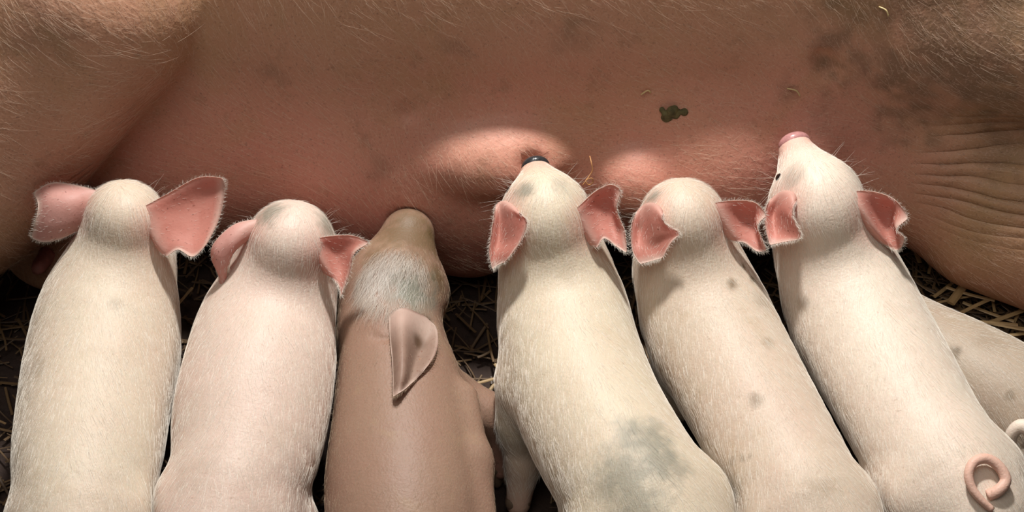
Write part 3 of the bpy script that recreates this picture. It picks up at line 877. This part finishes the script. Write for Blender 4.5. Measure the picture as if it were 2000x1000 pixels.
# ------------------------------------------------------------------ sow
def build_sow():
    B = Body()
    # trunk lying along x, back away from the lens
    B.cap((-.62, .46, .27), (-.15, .45, .285), .29, .315, .05)
    B.cap((-.15, .45, .285), (.45, .45, .28), .315, .305, .05)
    B.cap((.45, .45, .28), (.95, .46, .24), .305, .22, .05)
    B.ell((-.80, .46, .25), (.28, .27, .25), .06)
    # udder, a long soft ledge along the belly
    B.cap((-.42, .195, .140), (-.10, .190, .130), .085, .105, .09)
    B.cap((-.10, .190, .130), (.22, .185, .140), .105, .098, .07)
    B.cap((.22, .190, .145), (.40, .21, .13), .098, .10, .06)
    # separate glands
    B.ell(at_y(962, 290, .123), (.086, .056, .044), .014)
    B.ell(at_y(985, 385, .135), (.066, .052, .050), .04)
    B.ell(at_y(1092, 312, .148), (.030, .046, .048), .02)
    B.ell(at_y(1240, 335, .118), (.048, .048, .044), .008)
    B.ell(at_y(1572, 262, .148), (.044, .046, .044), .012)
    B.ell(at_y(500, 380, .180), (.10, .055, .06), .05)
    B.ell(at_y(730, 440, .150), (.08, .055, .06), .05)
    B.ell(at_y(925, 440, .140), (.050, .055, .055), .03)
    B.ell(at_y(130, 470, .130), (.07, .06, .05), .02)
    # hind leg across the left of the photograph
    a = at_z(140, 30, .36) + np.array([0, .05, 0]); b = at_z(-60, 330, .20); c = at_z(-240, 610, .10); d = at_z(-330, 760, .055)
    B.cap(a + np.array([-.06, .16, .02]), a, .14, .125, .014)
    B.cap(a, b, .125, .098, .014)
    B.cap(b, c, .098, .058, .02)
    B.cap(c, d, .05, .035, .02)
    # upper fore leg and shoulder at the right edge
    a = at_z(1950, 20, .36) + np.array([0, .17, 0]); b = at_z(2230, 150, .28) + np.array([0, .11, 0]); c = at_z(2420, 420, .12)
    B.cap(a, b, .125, .095, .025)
    B.cap(b, c, .085, .05, .02)
    # lower fore leg and brisket folded on the floor
    B.cap(at_z(1760, 350, .13) + np.array([0, .06, 0]), at_z(2010, 430, .11) + np.array([0, .05, 0]), .10, .10, .03)
    B.cap(at_z(1960, 470, .085) + np.array([0, .035, 0]), at_z(2350, 640, .06), .085, .05, .03)
    # bulge added above the fore leg fold to shade what lies below
    B.cap(at_z(1850, 185, .30) + np.array([0, .095, 0]), at_z(2120, 190, .30) + np.array([0, .085, 0]), .070, .085, .03)
    # navel scar and small dents
    for (x, y, r) in ((1608, 118, .010), (1615, 140, .006), (795, 222, .004)):
        d = ray(x, y); s = 1.2
        for _ in range(50):
            s += float(B.raw((CAM + d * s)[None])[0]) * .9
        q = CAM + d * s
        B.cut(q, q, r, r, .014)
    lo, hi = B.bounds(); lo[2] = .0
    pig_bounds = [q['body'].bounds() for q in PIGS]
    nose_b = []
    for q in PIGS:
        if q.get('side'): nose_b.append((q['nose_p'], q['nose_p'] + q['fw'] * .001, .001)); continue
        nose_b.append((q['nose_p'] - q['fw'] * .004, q['nose_p'] + q['fw'] * .006, q['nose_r'] * 1.02))
    def fn(P):
        P = np.asarray(P, np.float64)
        d = B.raw(P)
        for q, (l, h), nb in zip(PIGS, pig_bounds, nose_b):
            m = np.where(((P > l - .02) & (P < h + .02)).all(1) & (d < .05))[0]
            if len(m):
                e = np.minimum(q['body'].raw(P[m]), Body._cap(P[m], nb[0], nb[1], nb[2], nb[2])) - (.0004 if q.get('side') else .0015)
                x = -e; kk = .003 if q.get('side') else .005
                hh = np.maximum(kk - np.abs(d[m] - x), 0) / kk
                d[m] = np.maximum(d[m], x) + hh * hh * kk * .25
        z = (.004 - P[:, 2]).astype(np.float32); kk = .02
        hh = np.maximum(kk - np.abs(d - z), 0) / kk
        return np.maximum(d, z) + hh * hh * kk * .25
    V, Q, Nv = surface(fn, lo, hi, .0075)
    N = Nodes('sow_skin')
    tx = N.n('ShaderNodeTexCoord').outputs['Object']
    sep = N.n('ShaderNodeSeparateXYZ'); N.link(tx, sep.inputs[0])
    big = N.ramp(N.noise(4.5, 4, .55), .35, .68)
    c = N.mix(big, rgba(.55, .285, .19), rgba(.49, .28, .165))
    udder = N.math('MULTIPLY', N.attribute('udder'), 1.0)
    c = N.mix(udder, c, rgba(.55, .225, .175))
    ochre = N.ramp(N.noise(7, 5, .65, .8), .48, .72)
    c = N.mix(N.math('MULTIPLY', ochre, N.math('SUBTRACT', .75, N.math('MULTIPLY', udder, .6))), c, rgba(.42, .265, .13))
    grime = N.ramp(N.noise(30, 6, .7), .57, .75)
    c = N.mix(N.math('MULTIPLY', grime, .45), c, rgba(.20, .115, .06))
    c = N.mix(N.attribute('dirt'), c, rgba(.10, .07, .04))
    speck = N.ramp(N.noise(430, 4, .7), .57, .68)
    c = N.mix(N.math('MULTIPLY', speck, .5), c, rgba(.12, .055, .04))
    pale = N.ramp(N.noise(420, 2), .56, .70)
    c = N.mix(N.math('MULTIPLY', pale, .40), c, rgba(.62, .40, .30))
    hgt = N.math('ADD', N.math('MULTIPLY', N.noise(330, 2), .5), N.math('ADD', N.noise(110, 3), N.math('MULTIPLY', N.noise(28, 3), 2.0)))
    # long creases radiating from the fold of the fore leg
    wv = N.n('ShaderNodeTexWave', wave_type='BANDS', bands_direction='Z')
    wv.inputs['Scale'].default_value = 28; wv.inputs['Distortion'].default_value = 7; wv.inputs['Detail'].default_value = 3; wv.inputs['Detail Scale'].default_value = .7
    mp = N.n('ShaderNodeMapping'); N.link(tx, mp.inputs['Vector']); mp.inputs['Rotation'].default_value = (0, .12, 0); mp.inputs['Scale'].default_value = (.22, .4, 1)
    N.link(mp.outputs[0], wv.inputs['Vector'])
    crease = N.math('MULTIPLY', N.math('POWER', wv.outputs['Fac'], .35), N.attribute('fold'))
    b1 = N.n('ShaderNodeBump'); b1.inputs['Strength'].default_value = 1.0; b1.inputs['Distance'].default_value = .0038
    N.link(crease, b1.inputs['Height'])
    b2 = N.n('ShaderNodeBump'); b2.inputs['Strength'].default_value = .35; b2.inputs['Distance'].default_value = .0018
    N.link(hgt, b2.inputs['Height']); N.link(b1.outputs[0], b2.inputs['Normal'])
    nrm = b2.outputs[0]
    skin = N.finish(N.principled(c, .55, nrm, .12, scale=.008))
    sow = mesh_object('sow', V, Q, skin)
    tag(sow, 'huge reddish brown sow lying on her side with her udder toward the piglets', 'sow')
    ud = np.clip((.36 - V[:, 2]) / .16, 0, 1) * np.clip((.47 - V[:, 0]) / .12, 0, 1) * np.clip((V[:, 0] + .50) / .12, 0, 1) * np.clip((.30 - V[:, 1]) / .1, 0, 1)
    attr(sow, 'udder', ud * (.6 + .4 * noise(V, 14)))
    fd = np.zeros(len(V))
    for (x, y, r) in ((1930, 340, 120), (2010, 350, 120), (1960, 250, 70), (160, 350, 50), (250, 230, 40)):
        q = on_surface(fn, x, y, 1.3)
        fd = np.maximum(fd, np.clip(1.3 - np.linalg.norm(V - q, axis=1) / metres(r, q), 0, 1) * (1 if x > 1000 else .4))
    attr(sow, 'fold', np.clip(fd * 1.4, 0, 1))
    dv = np.zeros(len(V))
    nz = noise(V, 90)
    for (x, y, r, a) in ((1608, 122, 24, .8), (1620, 150, 14, .7), (1110, 68, 40, .35), (535, 140, 26, .3), (1660, 25, 40, .4), (1540, 180, 20, .35), (1720, 60, 60, .35), (890, 95, 24, .25), (740, 330, 24, .25), (1950, 300, 40, .35), (1800, 60, 60, .3), (1900, 60, 210, .62), (1760, 0, 130, .45), (1960, 200, 110, .4), (100, 60, 70, .25), (900, 350, 40, .2)):  # the wide upper-right patches also dim a lit bulge by colour
        s = on_surface(fn, x, y, 1.3)
        dv = np.maximum(dv, a * np.clip(1.5 - np.linalg.norm(V - s, axis=1) / metres(r, s) - (nz - .5) * 1.6, 0, 1))
    attr(sow, 'dirt', dv)
    # sparse coarse bristles, slanting down and to the right over the flank
    P, Nn = sample(V, Q, Nv, 130000)
    vis = (P[:, 0] > -.75) & (P[:, 0] < .75) & (P[:, 1] < .36) & (P[:, 2] > .06)
    P, Nn = P[vis], Nn[vis]
    P, Nn = P[:42000], Nn[:42000]
    flow = np.array([.75, -.15, -.55]) + (np.stack([noise(P + s, 9) for s in (0., 3.1, 7.7)], 1) - .5) * 1.3 + rng.normal(0, .22, P.shape)
    flow -= Nn * np.einsum('ij,ij->i', flow, Nn)[:, None]
    flow /= np.linalg.norm(flow, axis=1, keepdims=True) + 1e-9
    L = np.where(rng.random(len(P)) < .18, rng.uniform(.02, .038, len(P)), rng.uniform(.006, .014, len(P)))
    fur = fur_material('sow_bristle', rgba(.78, .60, .47), rgba(.3, .3, .3))
    hr = hair_object('hair', P, flow * .97 + Nn * .2, Nn, L, .000065, fur, sow, points=5)
    tag(hr, kind='stuff')
    # teats between the piglets
    M_TEAT = plain('teat_skin', rgba(.50, .20, .17), .5, 120, .75)
    for (x, y, tx_, ty) in ((88, 505, -10, 22),):
        s = on_surface(fn, x, y, 1.3)
        if depth_of(s) > 2.2: continue
        dirn = unit(ray(x + tx_, y + ty) * depth_of(s) + CAM - s - FWD * .012)
        path = np.array([s - dirn * .006 + dirn * .0045 * k for k in range(7)])
        tv, tf = tube(path, [.0105, .0092, .0085, .0082, .0082, .0072, .0040], 14)
        mesh_object('teat', tv, tf, M_TEAT, sow)
    return sow, fn

sow, sow_fn = build_sow()
for i in range(len(PIGS)):
    build_piglet(i)

# ------------------------------------------------------------------ straw
def straw_mesh(p, ang, tilt, L, w, bend):
    """One flattened hollow stalk as a bent six-sided bar."""
    d = np.array([math.cos(ang) * math.cos(tilt), math.sin(ang) * math.cos(tilt), math.sin(tilt)])
    s = np.array([-math.sin(ang), math.cos(ang), 0]); u = np.cross(d, s)
    V, F = [], []
    ns = 5
    for i in range(ns):
        t = i / (ns - 1) - .5
        c = p + d * L * t + s * bend * L * (t * t - .08) + u * abs(bend) * .3 * L * (t * t)
        for k in range(6):
            a = math.pi / 3 * k
            V.append(c + s * math.cos(a) * w / 2 + u * math.sin(a) * w * .22)
    for i in range(ns - 1):
        for k in range(6):
            F.append((i * 6 + k, i * 6 + (k + 1) % 6, (i + 1) * 6 + (k + 1) % 6, (i + 1) * 6 + k))
    F.append((5, 4, 3, 2, 1, 0)); F.append(tuple((ns - 1) * 6 + k for k in range(6)))
    return V, F

def straw_material(name, a, b):
    N = Nodes(name)
    oi = N.n('ShaderNodeNewGeometry').outputs['Random Per Island']
    c = N.mix(oi, a, b)
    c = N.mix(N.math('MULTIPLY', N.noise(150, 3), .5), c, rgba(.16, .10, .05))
    return N.finish(N.principled(c, .5))
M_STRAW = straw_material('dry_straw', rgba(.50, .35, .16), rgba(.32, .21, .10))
M_LITTER = straw_material('trodden_shade_toned_straw', rgba(.15, .09, .04), rgba(.035, .020, .013))  # straw colour lowered to paint in the shade between the bodies

FOOT = [(np.array(f), .024) for p in PIGS for f, _d in p['feet']]
def clear_of_bodies(v):
    m = 1e3
    for p in PIGS:
        lo, hi = p['body'].bounds()
        if (v.max(0) > lo - .01).all() and (v.min(0) < hi + .01).all(): m = min(m, float(p['body'].raw(v).min()))
    for f, r in FOOT: m = min(m, float(np.linalg.norm(v - f, axis=1).min()) - r)
    return min(m, float(sow_fn(v).min()))
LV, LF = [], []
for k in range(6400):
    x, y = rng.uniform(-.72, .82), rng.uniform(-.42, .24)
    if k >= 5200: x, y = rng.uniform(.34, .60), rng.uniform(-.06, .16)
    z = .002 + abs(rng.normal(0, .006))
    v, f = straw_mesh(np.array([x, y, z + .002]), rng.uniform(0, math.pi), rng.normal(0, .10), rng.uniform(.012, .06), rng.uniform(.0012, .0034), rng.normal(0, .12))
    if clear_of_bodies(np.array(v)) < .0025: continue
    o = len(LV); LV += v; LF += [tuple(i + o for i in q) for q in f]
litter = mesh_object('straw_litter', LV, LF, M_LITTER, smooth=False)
tag(litter, 'trodden straw litter darkened by painted shade covering the pen floor under the piglets', 'straw', kind='stuff')

stalks = [((1825, 470), 100, 58, 6), ((1842, 520), 118, 55, 5), ((1880, 560), 55, 62, 11), ((1870, 530), 140, 40, 5), ((1855, 505), 80, 50, 4), ((1900, 600), 30, 60, 5), ((1930, 610), 150, 60, 5), ((1960, 620), 20, 70, 6), ((1985, 640), 165, 60, 6),
          ((1820, 510), 70, 40, 4), ((1800, 500), 130, 50, 5), ((1895, 575), 160, 55, 5), ((1940, 590), 85, 30, 4), ((1970, 655), 10, 50, 5), ((1915, 560), 125, 40, 4), ((1850, 560), 40, 45, 5), ((1785, 480), 95, 50, 6), ((1925, 630), 175, 70, 5), ((1990, 610), 60, 40, 4), ((1860, 585), 15, 50, 4),
          ((940, 770), 160, 50, 5), ((965, 750), 60, 40, 4), ((925, 750), 20, 50, 4), ((985, 735), 120, 40, 4), ((1690, 945), 130, 40, 6), ((1715, 975), 60, 30, 5), ((360, 580), 60, 30, 4)]
for k, ((x, y), ang, L, w) in enumerate(stalks):
    z = .018 + .006 * (k % 3)
    p = at_z(x, y, z)
    v, f = straw_mesh(p, math.radians(ang), rng.normal(0, .06), L * .00095, w * .00085, rng.normal(0, .08))
    s = mesh_object('straw', v, f, M_STRAW, smooth=False)
    if k < 20: tag(s, 'loose tan straw stalk on the floor beside the sow\'s folded foreleg', 'straw', 'loose straw stalks by the foreleg')
    else: tag(s, 'loose tan straw stalk on dark floor in a gap between piglets', 'straw', 'loose straw stalks between piglets')

# straw bits and dirt stuck on the sow
def stuck(x, y, name):
    return on_surface(sow_fn, x, y, 1.25)
M_BIT = plain('pale_chaff', rgba(.66, .52, .26), .5)
for (x, y, dx, dy, L, lab) in ((1545, 178, 14, 8, .012, 'pale curved chaff bit stuck on the sow above the raised pink snout'),
                               (1722, 20, 10, 10, .012, 'pale chaff bit stuck high on the sow near her shoulder'),
                               (1258, 184, 14, -3, .009, 'tiny pale chaff bit on the sow above the green dirt clump'),
                               (1604, 301, 5, 4, .006, 'tiny yellow chaff crumb beside the white piglet\'s snout')):
    s = stuck(x, y, 'chaff') - FWD * .0022; e = s + (RIGHT * dx - UP * dy) / 20 * L
    mid = (s + e) / 2 - FWD * .0025 + UP * .0025
    v, f = tube(catmull(np.array([s - (e - s) * .5, mid, e]), 5), [.0008] * 11, 6)
    tag(mesh_object('chaff', v, f, M_BIT), lab, 'chaff')
M_CLUMP = plain('green_brown_dung', rgba(.13, .115, .045), .8, 150, .35, bump=.003)
s = stuck(1308, 222, 'clump')
CB = Body()
for _ in range(16):
    o = rng.normal(0, 1, 3) * [.0050, .0012, .0038]
    CB.ball(s + o - FWD * .001, rng.uniform(.0025, .0045), .002)
lo, hi = CB.bounds()
cv, cq, _n = surface(CB.raw, lo, hi, .0011)
tag(mesh_object('dirt_clump', cv, cq, M_CLUMP), 'small green-brown dirt clump stuck on the sow\'s flank', 'dirt clump')
M_STRING = plain('orange_fibre', rgba(.56, .27, .10), .5)
d0 = depth_of(PIGS[3]['h']) + .03
pts = [(1138, 362), (1146, 352), (1156, 348), (1158, 356), (1150, 361), (1144, 354), (1150, 345), (1157, 333), (1155, 318), (1152, 305)]
path = catmull(np.array([at_depth(x, y, d0 - .002 * (k % 3)) for k, (x, y) in enumerate(pts)]), 5)
v, f = tube(path, [.0006] * len(path), 6)
tag(mesh_object('curly_fibre', v, f, M_STRING), 'thin curly orange fibre standing up behind the black-nosed piglet\'s right ear', 'fibre')
